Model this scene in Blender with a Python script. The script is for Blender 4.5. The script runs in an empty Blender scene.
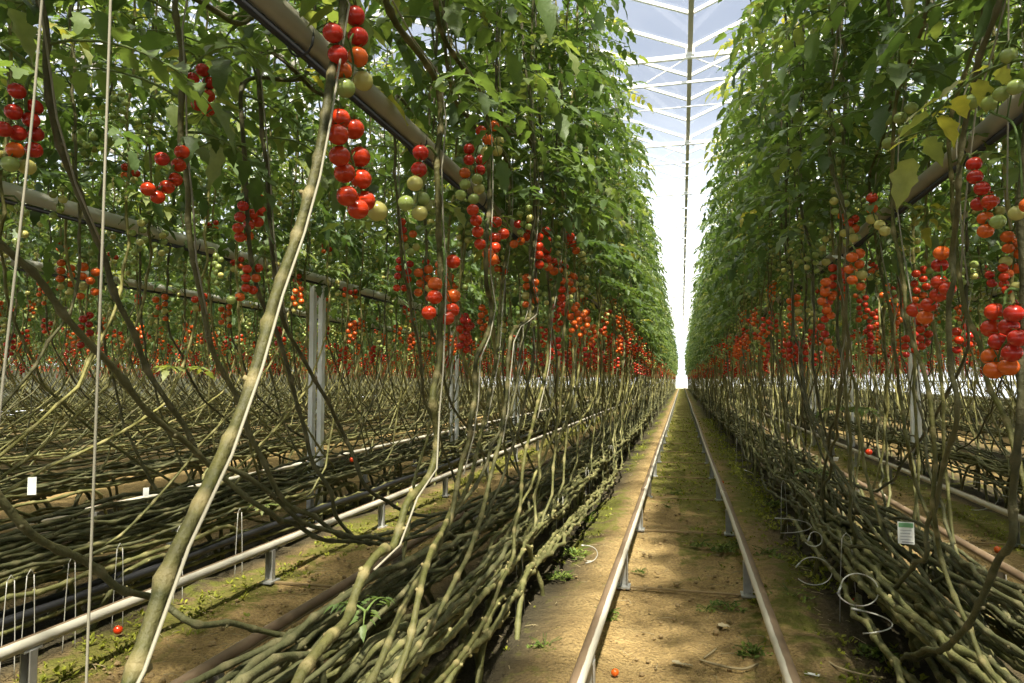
import bpy, math, random
from mathutils import Vector, Matrix, Euler
random.seed(11)
R = random.random
def U(a, b): return a + (b - a) * random.random()
SC = bpy.context.scene
COL = SC.collection

# ------------------------------------------------------------------ camera
F = 24.0 / 36.0 * 1024.0
YAW, PITCH, CAMZ = math.radians(13.94), math.radians(3.23), 0.96
cam = bpy.data.objects.new('camera', bpy.data.cameras.new('camera'))
cam.data.lens = 24.0; cam.data.sensor_width = 36.0
cam.data.clip_start = 0.02; cam.data.clip_end = 400
cam.location = (0, 0, CAMZ)
cam.rotation_euler = (math.pi / 2 + PITCH, 0, YAW)
COL.objects.link(cam); SC.camera = cam
CR = Euler((math.pi / 2 + PITCH, 0, YAW)).to_matrix()
CAMP = Vector((0, 0, CAMZ))
def ray(px, py): return CR @ Vector(((px - 512) / F, -(py - 341.5) / F, -1.0))
def PX(px, py, X):
    """the point of the row standing at X metres from the track that the photograph shows at px, py"""
    d = ray(px, py); return CAMP + d * (X / d.x)
def PY(px, py, Y):
    d = ray(px, py); return CAMP + d * (Y / d.y)
def PZ(px, py, Z):
    d = ray(px, py); return CAMP + d * ((Z - CAMZ) / d.z)

# ------------------------------------------------------------------ materials
class NT:
    def __init__(s, name):
        s.m = bpy.data.materials.new(name); s.m.use_nodes = True
        s.t = s.m.node_tree; s.t.nodes.clear()
        s.out = s.n('ShaderNodeOutputMaterial')
    def n(s, typ, **kw):
        x = s.t.nodes.new(typ)
        for k, v in kw.items(): setattr(x, k, v)
        return x
    def l(s, a, b): s.t.links.new(a, b)
    def ramp(s, fac, stops):
        r = s.n('ShaderNodeValToRGB'); e = r.color_ramp.elements
        while len(e) < len(stops): e.new(0.5)
        for i, (p, c) in enumerate(stops):
            e[i].position = p; e[i].color = (c[0], c[1], c[2], 1)
        s.l(fac, r.inputs[0]); return r.outputs[0]
    def noise(s, scale, detail=3, coord='Object', rough=0.55):
        tc = s.n('ShaderNodeTexCoord'); z = s.n('ShaderNodeTexNoise')
        z.inputs['Scale'].default_value = scale; z.inputs['Detail'].default_value = detail
        z.inputs['Roughness'].default_value = rough
        s.l(tc.outputs[coord], z.inputs['Vector']); return z.outputs[0]
    def math(s, op, a, b=None, clamp=False):
        x = s.n('ShaderNodeMath', operation=op); x.use_clamp = clamp
        for i, v in enumerate((a, b)):
            if v is None: continue
            if isinstance(v, (int, float)): x.inputs[i].default_value = v
            else: s.l(v, x.inputs[i])
        return x.outputs[0]
    def mix(s, fac, a, b, blend='MIX'):
        x = s.n('ShaderNodeMixRGB', blend_type=blend)
        for i, v in enumerate((fac, a, b)):
            if isinstance(v, (int, float)): x.inputs[i].default_value = v
            elif isinstance(v, tuple): x.inputs[i].default_value = (v[0], v[1], v[2], 1)
            else: s.l(v, x.inputs[i])
        return x.outputs[0]
    def principled(s, col, rough=0.5, metal=0.0, spec=0.5, bump=None, bstr=0.3, bdist=0.01):
        p = s.n('ShaderNodeBsdfPrincipled')
        if isinstance(col, tuple): p.inputs['Base Color'].default_value = (*col, 1)
        else: s.l(col, p.inputs['Base Color'])
        if isinstance(rough, float): p.inputs['Roughness'].default_value = rough
        else: s.l(rough, p.inputs['Roughness'])
        p.inputs['Metallic'].default_value = metal
        p.inputs['Specular IOR Level'].default_value = spec
        if bump is not None:
            b = s.n('ShaderNodeBump'); b.inputs['Strength'].default_value = bstr
            b.inputs['Distance'].default_value = bdist
            s.l(bump, b.inputs['Height']); s.l(b.outputs[0], p.inputs['Normal'])
        return p
    def done(s, sh): s.l(sh.outputs[0], s.out.inputs[0]); return s.m
def plain(name, col, rough=0.5, metal=0.0, spec=0.5, vary=0.15, scale=20.0):
    t = NT(name); z = t.noise(scale)
    c = t.mix(t.math('MULTIPLY', z, 1.0), tuple(v * (1 - vary) for v in col), tuple(min(1, v * (1 + vary)) for v in col))
    return t.done(t.principled(c, rough, metal, spec, z, 0.1, 0.003))
def attr(t, name):
    a = t.n('ShaderNodeAttribute'); a.attribute_name = name; return a.outputs['Fac']

def leaf_material():
    t = NT('tomato_leaf')
    oi = t.n('ShaderNodeObjectInfo')
    f = t.math('ADD', attr(t, 'tint'), t.math('MULTIPLY', t.math('SUBTRACT', oi.outputs['Random'], 0.5), 0.16))
    c = t.ramp(f, [(0.0, (0.040, 0.068, 0.030)), (0.40, (0.088, 0.135, 0.046)), (0.74, (0.165, 0.215, 0.072)),
                   (0.90, (0.27, 0.29, 0.10)), (1.0, (0.44, 0.38, 0.08))])
    z = t.noise(60, 2)
    c2 = t.mix(t.math('MULTIPLY', z, 0.5), c, (0.04, 0.085, 0.02), 'MIX')
    p = t.principled(c2, 0.48, spec=0.42, bump=t.noise(110, 2), bstr=0.35, bdist=0.004)
    tr = t.n('ShaderNodeBsdfTranslucent')
    t.l(t.mix(1.0, c2, (1.95, 2.0, 0.9), 'MULTIPLY'), tr.inputs[0])
    mx = t.n('ShaderNodeMixShader'); mx.inputs[0].default_value = 0.40
    t.l(p.outputs[0], mx.inputs[1]); t.l(tr.outputs[0], mx.inputs[2])
    return t.done(mx)
def stem_material(name, a, b, scar, old=(0.088, 0.096, 0.038)):
    t = NT(name); oi = t.n('ShaderNodeObjectInfo')
    z = t.mix(0.55, t.noise(9, 4), t.noise(55, 4))
    z = t.ramp(z, [(0.34, (0, 0, 0)), (0.64, (1, 1, 1))])
    f = t.math('ADD', t.math('MULTIPLY', z, 0.75), t.math('MULTIPLY', t.math('SUBTRACT', oi.outputs['Random'], 0.45), 0.8), True)
    c = t.mix(f, a, b)
    c = t.mix(t.math('MULTIPLY', attr(t, 'age'), 0.72), c, old)      # the lying wood has aged grey green
    c = t.mix(t.math('MULTIPLY', attr(t, 'tint'), 0.6), c, scar)
    return t.done(t.principled(c, 0.62, spec=0.3, bump=t.noise(80, 4), bstr=0.8, bdist=0.006))
def tomato_material(name, a, b):
    t = NT(name); z = t.noise(14, 2)
    c = t.mix(z, a, b)
    return t.done(t.principled(c, 0.22, spec=0.55))
M = {}
M['leaf'] = leaf_material()
M['stem'] = stem_material('tomato_stem', (0.080, 0.077, 0.020), (0.235, 0.215, 0.058), (0.36, 0.31, 0.15))
M['stem_dark'] = stem_material('tomato_stem_dark', (0.045, 0.044, 0.018), (0.105, 0.098, 0.036), (0.20, 0.17, 0.09), (0.065, 0.072, 0.032))
M['stem_mid'] = stem_material('tomato_stem_olive', (0.030, 0.032, 0.007), (0.088, 0.088, 0.016), (0.34, 0.27, 0.13), (0.055, 0.060, 0.020))
M['truss_stalk'] = stem_material('truss_stalk', (0.07, 0.12, 0.025), (0.14, 0.18, 0.05), (0.2, 0.2, 0.08))
TC = ['r', 'd', 'o', 'y', 'g']     # red, dark red, orange, yellow-green, green
M['r'] = tomato_material('tomato_red', (0.47, 0.024, 0.006), (0.56, 0.050, 0.008))
M['d'] = tomato_material('tomato_deep_red', (0.40, 0.016, 0.010), (0.50, 0.028, 0.012))
M['o'] = tomato_material('tomato_orange', (0.62, 0.14, 0.015), (0.66, 0.085, 0.012))
M['y'] = tomato_material('tomato_turning', (0.50, 0.42, 0.12), (0.44, 0.44, 0.14))
M['g'] = tomato_material('tomato_green', (0.24, 0.32, 0.075), (0.32, 0.37, 0.11))
M['twine'] = plain('twine', (0.25, 0.23, 0.17), 0.8)
M['white_paint'] = plain('white_paint', (0.80, 0.80, 0.77), 0.4)
M['pipe'] = plain('grow_pipe_paint', (0.33, 0.30, 0.23), 0.4, vary=0.25, scale=8)
M['pipe_pale'] = plain('pale_pipe_paint', (0.60, 0.58, 0.51), 0.4, vary=0.2, scale=8)
M['strap'] = plain('black_strap', (0.02, 0.02, 0.02), 0.6)
M['hose'] = plain('black_hose', (0.018, 0.018, 0.02), 0.4)
M['plinth'] = plain('plinth_board', (0.13, 0.13, 0.085), 0.8)
M['galv'] = plain('galvanised_steel', (0.42, 0.42, 0.40), 0.42, 0.5, vary=0.25, scale=30)
M['gutter'] = plain('gutter_steel', (0.46, 0.41, 0.32), 0.5)
M['wire'] = plain('white_wire', (0.40, 0.39, 0.35), 0.4)
M['card'] = plain('tag_card', (0.80, 0.80, 0.76), 0.55, vary=0.03)
M['card_green'] = plain('tag_green', (0.16, 0.36, 0.16), 0.55)
M['card_grey'] = plain('tag_print', (0.35, 0.35, 0.36), 0.6)
M['pebble'] = plain('soil_clod', (0.25, 0.175, 0.08), 0.9, vary=0.35, scale=6)
M['twig'] = plain('dry_twig', (0.30, 0.24, 0.13), 0.8)
M['dry_leaf'] = plain('dry_leaf', (0.40, 0.33, 0.20), 0.8)
def weed_material(name, a, b):
    t = NT(name); c = t.ramp(attr(t, 'tint'), [(0, a), (1, b)])
    p = t.principled(c, 0.6, spec=0.3)
    tr = t.n('ShaderNodeBsdfTranslucent'); t.l(c, tr.inputs[0])
    mx = t.n('ShaderNodeMixShader'); mx.inputs[0].default_value = 0.3
    t.l(p.outputs[0], mx.inputs[1]); t.l(tr.outputs[0], mx.inputs[2]); return t.done(mx)
M['weed'] = weed_material('weed_leaf', (0.07, 0.12, 0.02), (0.22, 0.28, 0.05))
M['moss'] = weed_material('moss_leaf', (0.11, 0.13, 0.012), (0.30, 0.31, 0.03))
def rail_material():
    t = NT('worn_rail'); g = t.n('ShaderNodeNewGeometry'); sp = t.n('ShaderNodeSeparateXYZ')
    t.l(g.outputs['Normal'], sp.inputs[0])
    z = t.noise(14, 4)
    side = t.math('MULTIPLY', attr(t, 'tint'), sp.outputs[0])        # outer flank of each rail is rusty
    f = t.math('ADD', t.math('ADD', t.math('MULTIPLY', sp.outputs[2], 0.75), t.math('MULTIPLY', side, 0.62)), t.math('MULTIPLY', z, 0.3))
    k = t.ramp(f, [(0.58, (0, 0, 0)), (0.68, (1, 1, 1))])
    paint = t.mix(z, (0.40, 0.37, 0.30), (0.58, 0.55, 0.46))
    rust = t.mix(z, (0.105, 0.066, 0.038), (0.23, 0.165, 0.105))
    return t.done(t.principled(t.mix(k, paint, rust), 0.6, spec=0.25, bump=z, bstr=0.1, bdist=0.003))
M['rail'] = rail_material()
def ground_material():
    t = NT('greenhouse_soil')
    z1 = t.noise(1.7, 5); z2 = t.noise(11, 5); z3 = t.noise(85, 4)
    soil = t.ramp(t.math('ADD', t.math('MULTIPLY', z1, 0.5), t.math('MULTIPLY', z2, 0.5)),
                  [(0.25, (0.20, 0.130, 0.052)), (0.5, (0.40, 0.275, 0.112)), (0.72, (0.53, 0.385, 0.175))])
    soil = t.mix(t.ramp(z3, [(0.38, (0, 0, 0)), (0.66, (0.8, 0.8, 0.8))]), soil, (0.18, 0.12, 0.052))
    z4 = t.noise(240, 3); soil = t.mix(t.ramp(z4, [(0.5, (0, 0, 0)), (0.7, (0.55, 0.55, 0.55))]), soil, (0.42, 0.32, 0.17))
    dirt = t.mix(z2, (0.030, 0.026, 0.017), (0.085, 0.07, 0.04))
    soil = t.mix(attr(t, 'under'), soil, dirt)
    moss = t.mix(z3, (0.060, 0.075, 0.012), (0.17, 0.17, 0.028))
    k = t.ramp(t.math('ADD', attr(t, 'moss'), t.math('MULTIPLY', t.math('SUBTRACT', z2, 0.5), 1.3)), [(0.42, (0, 0, 0)), (0.62, (1, 1, 1))])
    c = t.mix(t.math('MULTIPLY', k, t.math('ADD', 0.35, t.math('MULTIPLY', t.noise(38, 4), 0.9)), True), soil, moss)
    hb = t.math('ADD', t.math('MULTIPLY', z3, 0.5), z2)
    return t.done(t.principled(c, 0.92, spec=0.15, bump=hb, bstr=1.0, bdist=0.045))
M['ground'] = ground_material()
def glass_material():
    t = NT('roof_glass')
    tr = t.n('ShaderNodeBsdfTransparent'); tr.inputs[0].default_value = (0.95, 0.97, 0.98, 1)
    gl = t.n('ShaderNodeBsdfGlossy'); gl.inputs['Roughness'].default_value = 0.05
    df = t.n('ShaderNodeBsdfTranslucent'); df.inputs[0].default_value = (0.95, 0.95, 0.95, 1)
    a = t.n('ShaderNodeMixShader'); a.inputs[0].default_value = 0.05; t.l(tr.outputs[0], a.inputs[1]); t.l(gl.outputs[0], a.inputs[2])
    z = t.noise(0.9, 3)
    b = t.n('ShaderNodeMixShader'); t.l(t.math('MULTIPLY', z, 0.05), b.inputs[0])
    t.l(a.outputs[0], b.inputs[1]); t.l(df.outputs[0], b.inputs[2])
    return t.done(b)
M['glass'] = glass_material()

# ------------------------------------------------------------------ mesh helpers
class MB:
    def __init__(s): s.v = []; s.f = []; s.mi = []; s.t = []; s.age = []
    def add(s, vs, fs, mi=0, tint=0.0, age=None):
        o = len(s.v); s.v.extend(vs); s.f.extend([tuple(i + o for i in f) for f in fs]); s.mi.extend([mi] * len(fs))
        s.t.extend(tint if isinstance(tint, list) else [tint] * len(vs))
        s.age.extend(age if age is not None else [0.0] * len(vs))
    def tube(s, pts, rad, n=6, mi=0, tint=0.0, cap=True, age=None):
        pts = [Vector(p) for p in pts]; N = len(pts)
        if not isinstance(rad, list): rad = [rad] * N
        if not isinstance(tint, list): tint = [tint] * N
        vs = []; tt = []
        t0 = (pts[1] - pts[0]).normalized()
        up = Vector((0, 0, 1)) if abs(t0.z) < 0.9 else Vector((1, 0, 0))
        a = t0.cross(up).normalized()
        for i, p in enumerate(pts):
            t = (pts[min(i + 1, N - 1)] - pts[max(i - 1, 0)])
            t = t.normalized() if t.length > 1e-9 else t0
            a = (a - t * a.dot(t)).normalized(); b = t.cross(a)
            for k in range(n):
                w = 2 * math.pi * k / n
                vs.append(p + (a * math.cos(w) + b * math.sin(w)) * rad[i]); tt.append(tint[i])
        fs = [(i * n + k, i * n + (k + 1) % n, (i + 1) * n + (k + 1) % n, (i + 1) * n + k) for i in range(N - 1) for k in range(n)]
        if cap:
            fs.append(tuple(range(n - 1, -1, -1))); fs.append(tuple((N - 1) * n + k for k in range(n)))
        s.add(vs, fs, mi, tt, None if age is None else [a for a in age for _ in range(n)])
    def box(s, c, h, mi=0, tint=0.0, rot=None):
        vs = []
        for x in (-1, 1):
            for y in (-1, 1):
                for z in (-1, 1):
                    q = Vector((x * h[0], y * h[1], z * h[2]))
                    if rot is not None: q = rot @ q
                    vs.append(q + Vector(c))
        s.add(vs, [(0, 1, 3, 2), (4, 6, 7, 5), (0, 4, 5, 1), (2, 3, 7, 6), (0, 2, 6, 4), (1, 5, 7, 3)], mi, tint)
    def ball(s, c, r, nu=10, nv=7, mi=0, squash=0.92, tint=0.0, axis=None):
        c = Vector(c); Q = axis.to_track_quat('Z', 'X') if axis is not None else None
        vs = []
        for j in range(1, nv):
            th = math.pi * j / nv
            for i in range(nu):
                ph = 2 * math.pi * i / nu
                rr = r * (1 + 0.02 * math.cos(4 * ph) * math.sin(th))
                z = r * squash * math.cos(th)
                q = Vector((rr * math.sin(th) * math.cos(ph), rr * math.sin(th) * math.sin(ph), z)); vs.append(q)
        vs.append(Vector((0, 0, r * squash * 0.93))); vs.append(Vector((0, 0, -r * squash)))
        if Q is not None: vs = [Q @ q for q in vs]
        vs = [q + c for q in vs]
        fs = []
        for j in range(nv - 2):
            for i in range(nu):
                fs.append((j * nu + i, (j + 1) * nu + i, (j + 1) * nu + (i + 1) % nu, j * nu + (i + 1) % nu))
        T = len(vs) - 2; B = len(vs) - 1
        for i in range(nu):
            fs.append((T, i, (i + 1) % nu)); fs.append((B, (nv - 2) * nu + (i + 1) % nu, (nv - 2) * nu + i))
        s.add(vs, fs, mi, tint)
    def mesh(s, name, mats, smooth=True, off=None, attrs=None):
        me = bpy.data.meshes.new(name)
        vs = s.v if off is None else [Vector(v) - off for v in s.v]
        me.from_pydata([tuple(v) for v in vs], [], s.f)
        for m in mats: me.materials.append(m)
        me.polygons.foreach_set('material_index', s.mi)
        me.polygons.foreach_set('use_smooth', [smooth] * len(s.f))
        a = me.attributes.new('tint', 'FLOAT', 'POINT'); a.data.foreach_set('value', s.t)
        if len(s.age) == len(vs) and max(s.age, default=0) > 0:
            a = me.attributes.new('age', 'FLOAT', 'POINT'); a.data.foreach_set('value', s.age)
        me.update(); return me
    def obj(s, name, mats, parent=None, smooth=True, off=None):
        return link(name, s.mesh(name, mats, smooth, off), parent)
def link(name, data, parent=None, loc=None):
    o = bpy.data.objects.new(name, data); COL.objects.link(o)
    if parent is not None: o.parent = parent
    if loc is not None: o.location = loc
    return o
def tag(o, label, cat, group=None):
    o['label'] = label; o['category'] = cat
    if group: o['group'] = group
    return o
def thing(name, label, cat, loc=(0, 0, 0), rz=0.0, group=None):
    o = link(name, None, None, loc); o.rotation_euler = (0, 0, rz); o.empty_display_size = 0.1
    return tag(o, label, cat, group)
def structure(o): o['kind'] = 'structure'; return o

def resample(pts, ds):
    """smooth curve through pts, sampled about every ds metres"""
    P = [Vector(p) for p in pts]; out = [P[0].copy()]; K = len(P)
    D = [max((P[i + 1] - P[i]).length, 1e-6) for i in range(K - 1)]
    T = []
    for i in range(K):
        if i == 0: T.append((P[1] - P[0]) / D[0])
        elif i == K - 1: T.append((P[-1] - P[-2]) / D[-1])
        else: T.append(((P[i] - P[i - 1]) / D[i - 1] * D[i] + (P[i + 1] - P[i]) / D[i] * D[i - 1]) / (D[i] + D[i - 1]))
    for i in range(K - 1):
        n = max(1, int(round(D[i] / ds))); m0 = T[i] * D[i]; m1 = T[i + 1] * D[i]
        for k in range(1, n + 1):
            t = k / n; t2 = t * t; t3 = t2 * t
            out.append(P[i] * (2 * t3 - 3 * t2 + 1) + m0 * (t3 - 2 * t2 + t) + P[i + 1] * (3 * t2 - 2 * t3) + m1 * (t3 - t2))
    return out

# ------------------------------------------------------------------ plant pieces
ST = [(0.0, 0.03), (0.12, 0.30), (0.26, 0.24), (0.40, 0.36), (0.54, 0.22), (0.70, 0.22), (0.84, 0.09), (1.0, 0.0)]
def leaflet(mb, base, d, up, L, tint, W=0.78):
    d = d.normalized(); side = d.cross(up)
    if side.length < 1e-4: side = Vector((1, 0, 0))
    side.normalize(); nrm = side.cross(d)
    fold = U(0.10, 0.45); curl = U(0.1, 0.55)
    vs = []
    for (u, w) in ST:
        m = base + d * (L * u) - nrm * (L * curl * u * u * 0.6)
        hw = w * L * W
        wob = U(-0.05, 0.05) * L
        vs.append(m - side * hw + nrm * (hw * fold + wob)); vs.append(m - nrm * 0.0); vs.append(m + side * hw + nrm * (hw * fold - wob))
    fs = []
    for i in range(len(ST) - 1):
        a = i * 3; fs.append((a, a + 1, a + 4, a + 3)); fs.append((a + 1, a + 2, a + 5, a + 4))
    mb.add(vs, fs, 0, tint)
def compound_leaf(mb, base, az, L, tint, lift=0.4, droop=1.2, petiole=True, small=1.0):
    h = Vector((math.cos(az), math.sin(az), 0))
    pts = []; p = base.copy(); n = 7; el = lift
    for i in range(n + 1):
        pts.append(p.copy())
        p = p + (h * math.cos(el) + Vector((0, 0, math.sin(el)))) * (L / n)
        el -= droop / n
    if petiole: mb.tube(pts, [0.0035 - 0.0024 * i / n for i in range(n + 1)], 4, 1, 0.0, False)
    def at(t):
        x = t * n; i = min(int(x), n - 1); return pts[i].lerp(pts[i + 1], x - i), (pts[i + 1] - pts[i]).normalized()
    for t, s in ((0.26, 0.6), (0.40, 0.85), (0.55, 1.0), (0.71, 1.05), (0.86, 0.85)):
        q, d = at(t); sd = d.cross(Vector((0, 0, 1)))
        if sd.length < 1e-3: sd = Vector((1, 0, 0))
        sd.normalize()
        for sg in (-1, 1):
            dd = d * U(0.25, 0.6) + sd * sg + Vector((0, 0, U(-0.55, 0.12)))
            up = Vector((U(-0.35, 0.35), U(-0.35, 0.35), 1))
            leaflet(mb, q + sd * sg * 0.012, dd, up, L * 0.245 * s * U(0.85, 1.2) * small, min(1, max(0, tint + U(-0.09, 0.09))))
    q, d = at(1.0)
    leaflet(mb, q, d + Vector((0, 0, U(-0.4, 0.1))), Vector((U(-0.3, 0.3), U(-0.3, 0.3), 1)), L * 0.30 * U(0.9, 1.2) * small, tint)
def leaf_tint():
    r = R()
    if r < 0.008: return U(0.93, 1.0)
    if r < 0.09: return U(0.78, 0.9)
    return min(0.8, max(0.05, random.gauss(0.44, 0.16)))
def foliage(mb, path, z0, z1, step=0.085, Lmin=0.29, Lmax=0.37, az0=None):
    """compound leaves in a spiral along the stem between heights z0 and z1"""
    az = R() * 6.28 if az0 is None else az0; zc = z0
    for i in range(len(path) - 1):
        a, b = path[i], path[i + 1]
        while a.z <= zc < b.z:
            p = a.lerp(b, (zc - a.z) / (b.z - a.z))
            k = (zc - z0) / max(0.1, z1 - z0)
            L = U(Lmin, Lmax) * (1.0 if k < 0.9 else 0.75)
            if k < 0.06: L *= 0.85
            compound_leaf(mb, p, az, L, leaf_tint(), U(0.1, 0.75), U(1.0, 2.0))
            az += 2.4 + U(-0.35, 0.35); zc += step * U(0.75, 1.3)
        if zc > z1: break
def stem_mesh(mb, path, r0, r1, sides=7, mi=0, node=4, zig=0.004):
    """knobbly vine: a short swollen scarred node every few samples, bent a little at each, radius r0 at the root end to r1 at the tip"""
    N = len(path); rad = []; tint = []; pts = []; off = random.randrange(node); za = Vector((0, 0, 0)); zb = za
    for i, p in enumerate(path):
        k = i / (N - 1); r = r0 + (r1 - r0) * k; ph = (i + off) % node
        if ph == 0: za, zb = zb, Vector((U(-zig, zig), U(-zig, zig), U(-zig, zig)))
        rad.append(r * (U(1.12, 1.42) if ph == 0 else U(0.90, 1.0))); tint.append(U(0.2, 1.0) if ph == 0 else U(0, 0.2))
        pts.append(p + za.lerp(zb, ph / node))
    mb.tube(pts, rad, sides, mi, tint, True, [1 - min(1, max(0, (p.z - 0.30) / 0.55)) for p in pts])
    for i in range(2, N - 2):
        if (i + off) % node == 0 and R() < 0.4:      # a cut leaf stub at the node
            d = (path[i + 1] - path[i - 1]).normalized(); a = d.cross(Vector((U(-1, 1), U(-1, 1), U(-1, 1)))).normalized()
            mb.tube([pts[i], pts[i] + a * rad[i] * 1.35 + d * rad[i] * 0.3], [rad[i] * 0.5, rad[i] * 0.40], 5, mi, [0.5, 1.0])
    return pts
TOMR = 0.0185
def truss_layout(n, kind):
    """local truss: knuckle at the origin, hanging down -z, reaching out along +x; list of (centre, radius, colour)"""
    out = []; x0 = 0.055; z = -0.03
    for i in range(n):
        k = i / max(1, n - 1); sg = -1 if i % 2 else 1
        x = x0 + 0.012 * math.sin(i * 1.7) + U(-0.006, 0.006); y = sg * U(0.015, 0.022)
        r = TOMR * U(0.9, 1.06) * (1.0 - 0.12 * k)
        if kind == 'red': c = 'r' if k < 0.75 else random.choice('rro')
        elif kind == 'deep': c = 'd' if R() < 0.7 else 'r'
        elif kind == 'turn': c = 'r' if k < 0.35 else ('o' if k < 0.6 else ('y' if k < 0.8 else 'g'))
        elif kind == 'orange': c = 'o' if k < 0.55 else random.choice('yo')
        else: c = 'g' if R() < 0.8 else 'y'
        if kind == 'green': r *= 0.88
        out.append([Vector((x, y, z)), r, c]); z -= U(0.016, 0.021)
    for _ in range(60):                                   # push touching fruit apart
        for a in range(n):
            for b in range(a + 1, n):
                d = out[a][0] - out[b][0]; m = (out[a][1] + out[b][1]) * 0.97
                if 1e-6 < d.length < m:
                    q = d.normalized() * (m - d.length) * 0.5
                    out[a][0] += q; out[b][0] -= q
    return out
def calyx(mb, c, r, mi=0):
    top = c + Vector((0, 0, r * 0.88)); a0 = R() * 6.28
    for k in range(5):
        w = a0 + k * 1.2566; h = Vector((math.cos(w), math.sin(w), 0)); s = Vector((-h.y, h.x, 0))
        p1 = top + h * r * 0.45 + Vector((0, 0, r * 0.08)); p2 = top + h * r * 1.0 + Vector((0, 0, U(-0.1, 0.35) * r))
        mb.add([top, p1 + s * r * 0.12, p2, p1 - s * r * 0.12], [(0, 1, 2, 3)], mi, 0.1)
def truss_stalk(mb, lay, start, mi=0, fine=True):
    lay2 = sorted(lay, key=lambda q: -q[0].z)
    mid = []; n = len(lay2)
    for i in range(n):
        g = lay2[max(0, i - 1):i + 2]; mid.append(sum((q[0] for q in g), Vector()) / len(g))
    top = Vector((start.x * 0.45 + mid[0].x * 0.55, start.y * 0.45 + mid[0].y * 0.55, max(start.z + 0.004, mid[0].z + 0.026)))
    path = resample([start, top] + mid[::2] + ([mid[-1]] if n > 2 else []), 0.012 if fine else 0.03)
    mb.tube(path, [0.0034 - 0.0016 * i / (len(path) - 1) for i in range(len(path))], 5 if fine else 4, mi, 0.0, False)
    if fine:
        for c, r, _ in lay:
            q = min(path, key=lambda p: (p - (c + Vector((0, 0, r)))).length)
            t = c + Vector((0, 0, r * 0.9))
            mb.tube([q, (q + t) / 2 + Vector((0, 0, 0.004)), t], 0.0014, 4, mi, 0.0, False)
            calyx(mb, c, r, mi)
def truss_full(mb, lay, start, big=False):
    """stalk and fruit in one mesh, materials [stalk, r, d, o, y, g]"""
    truss_stalk(mb, lay, start, 0, False)
    for c, r, k in lay: mb.ball(c, r, 9 if not big else 12, 6 if not big else 8, 1 + TC.index(k))
TRUSS_M = [M['truss_stalk']] + [M[c] for c in TC]
tomato_mesh = {}
for c in TC:
    b = MB(); b.ball((0, 0, 0), 1.0, 18, 12, 0, 0.93); tomato_mesh[c] = b.mesh('tomato', [M[c]])

# ------------------------------------------------------------------ generic plant variants (local: foot at the origin, tail lies along -y)
class Variant: pass
def make_variant(i):
    v = Variant()
    L = U(4.5, 8.0) if i < 12 else U(2.4, 3.6); xo = -U(0.0, 0.36); z0 = U(0.07, min(0.585 + 0.604 * xo, 0.344 - 0.604 * xo) - 0.025); Rr = random.choice([0.3, 0.45, 0.65, 0.9, 1.15, 1.45]) * U(0.9, 1.1)
    pts = [Vector((xo + U(-.06, .06), -Rr - L - .12, -.03)), Vector((xo, -Rr - L, z0 * .8))]
    n = int(L / .55)
    for k in range(1, n):
        pts.append(Vector((xo + U(-0.05, 0.05), -Rr - L + L * k / n, z0 * U(0.88, 1.06))))
    pts.append(Vector((xo * 0.7, -Rr, z0 + U(0.0, 0.03))))
    zj = U(0.92, 1.15)
    pts.append(Vector((xo * 0.35 + U(-.03, .03), -Rr * U(0.50, 0.62), z0 + (zj - z0) * U(0.36, 0.48))))
    pts.append(Vector((U(-.03, .03), -Rr * U(0.10, 0.2), zj)))
    pts.append(Vector((U(-.03, .03), U(-.03, .03), zj + 0.4)))
    for z in (1.9, 2.4, 3.0, 3.85): pts.append(Vector((U(-.04, .04), U(-.04, .04), z)))
    v.path = resample(pts, 0.026)
    sb = MB(); stem_mesh(sb, v.path, U(0.0088, 0.0118), 0.0044, 7, 0, 4, 0.011)
    v.stem_mb = sb; v.stem = sb.mesh('stem', [M['stem'] if i % 3 else M['stem_dark']])
    fb = MB(); v.z0 = U(1.48, 1.70)
    foliage(fb, v.path, v.z0, 3.85, 0.098)
    v.fol_mb = fb; v.fol = fb.mesh('foliage', [M['leaf'], M['truss_stalk']])
    tb = MB(); tp = [p for p in v.path if p.z > 0.95]
    tw = [p + Vector((0.012 * math.sin(j * 0.5), 0.012 * math.cos(j * 0.5), 0)) for j, p in enumerate(tp)]
    tb.tube(tw[::3], 0.0017, 4); v.twine = tb.mesh('twine', [M['twine']])
    v.truss = []
    kinds = [random.choice(['red', 'deep', 'red']), random.choice(['red', 'turn', 'orange', 'green']), random.choice(['turn', 'green', 'green']), 'green']
    zz = U(1.16, 1.48); az = U(0, 6.28)
    if i % 2 == 1: kinds.pop(0); zz += 0.16
    for kd in kinds:
        p = min(v.path, key=lambda q: abs(q.z - zz) + (9 if q.z < 0.6 else 0))
        n = random.randint(5, 9) if kd != 'green' else random.randint(5, 8)
        lay = truss_layout(n, kd); Mz = Matrix.Rotation(az, 3, 'Z')
        lay = [(p + Mz @ c, r, k) for c, r, k in lay]
        fine = MB(); truss_stalk(fine, lay, p, 0, True)
        full = MB(); truss_full(full, lay, p)
        v.truss.append((lay, fine.mesh('fruit_truss', [M['truss_stalk']]), full.mesh('fruit_truss', TRUSS_M), full))
        az += U(1.8, 3.6); zz += U(0.19, 0.27)
    return v
VARS = [make_variant(i) for i in range(20)]

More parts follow.
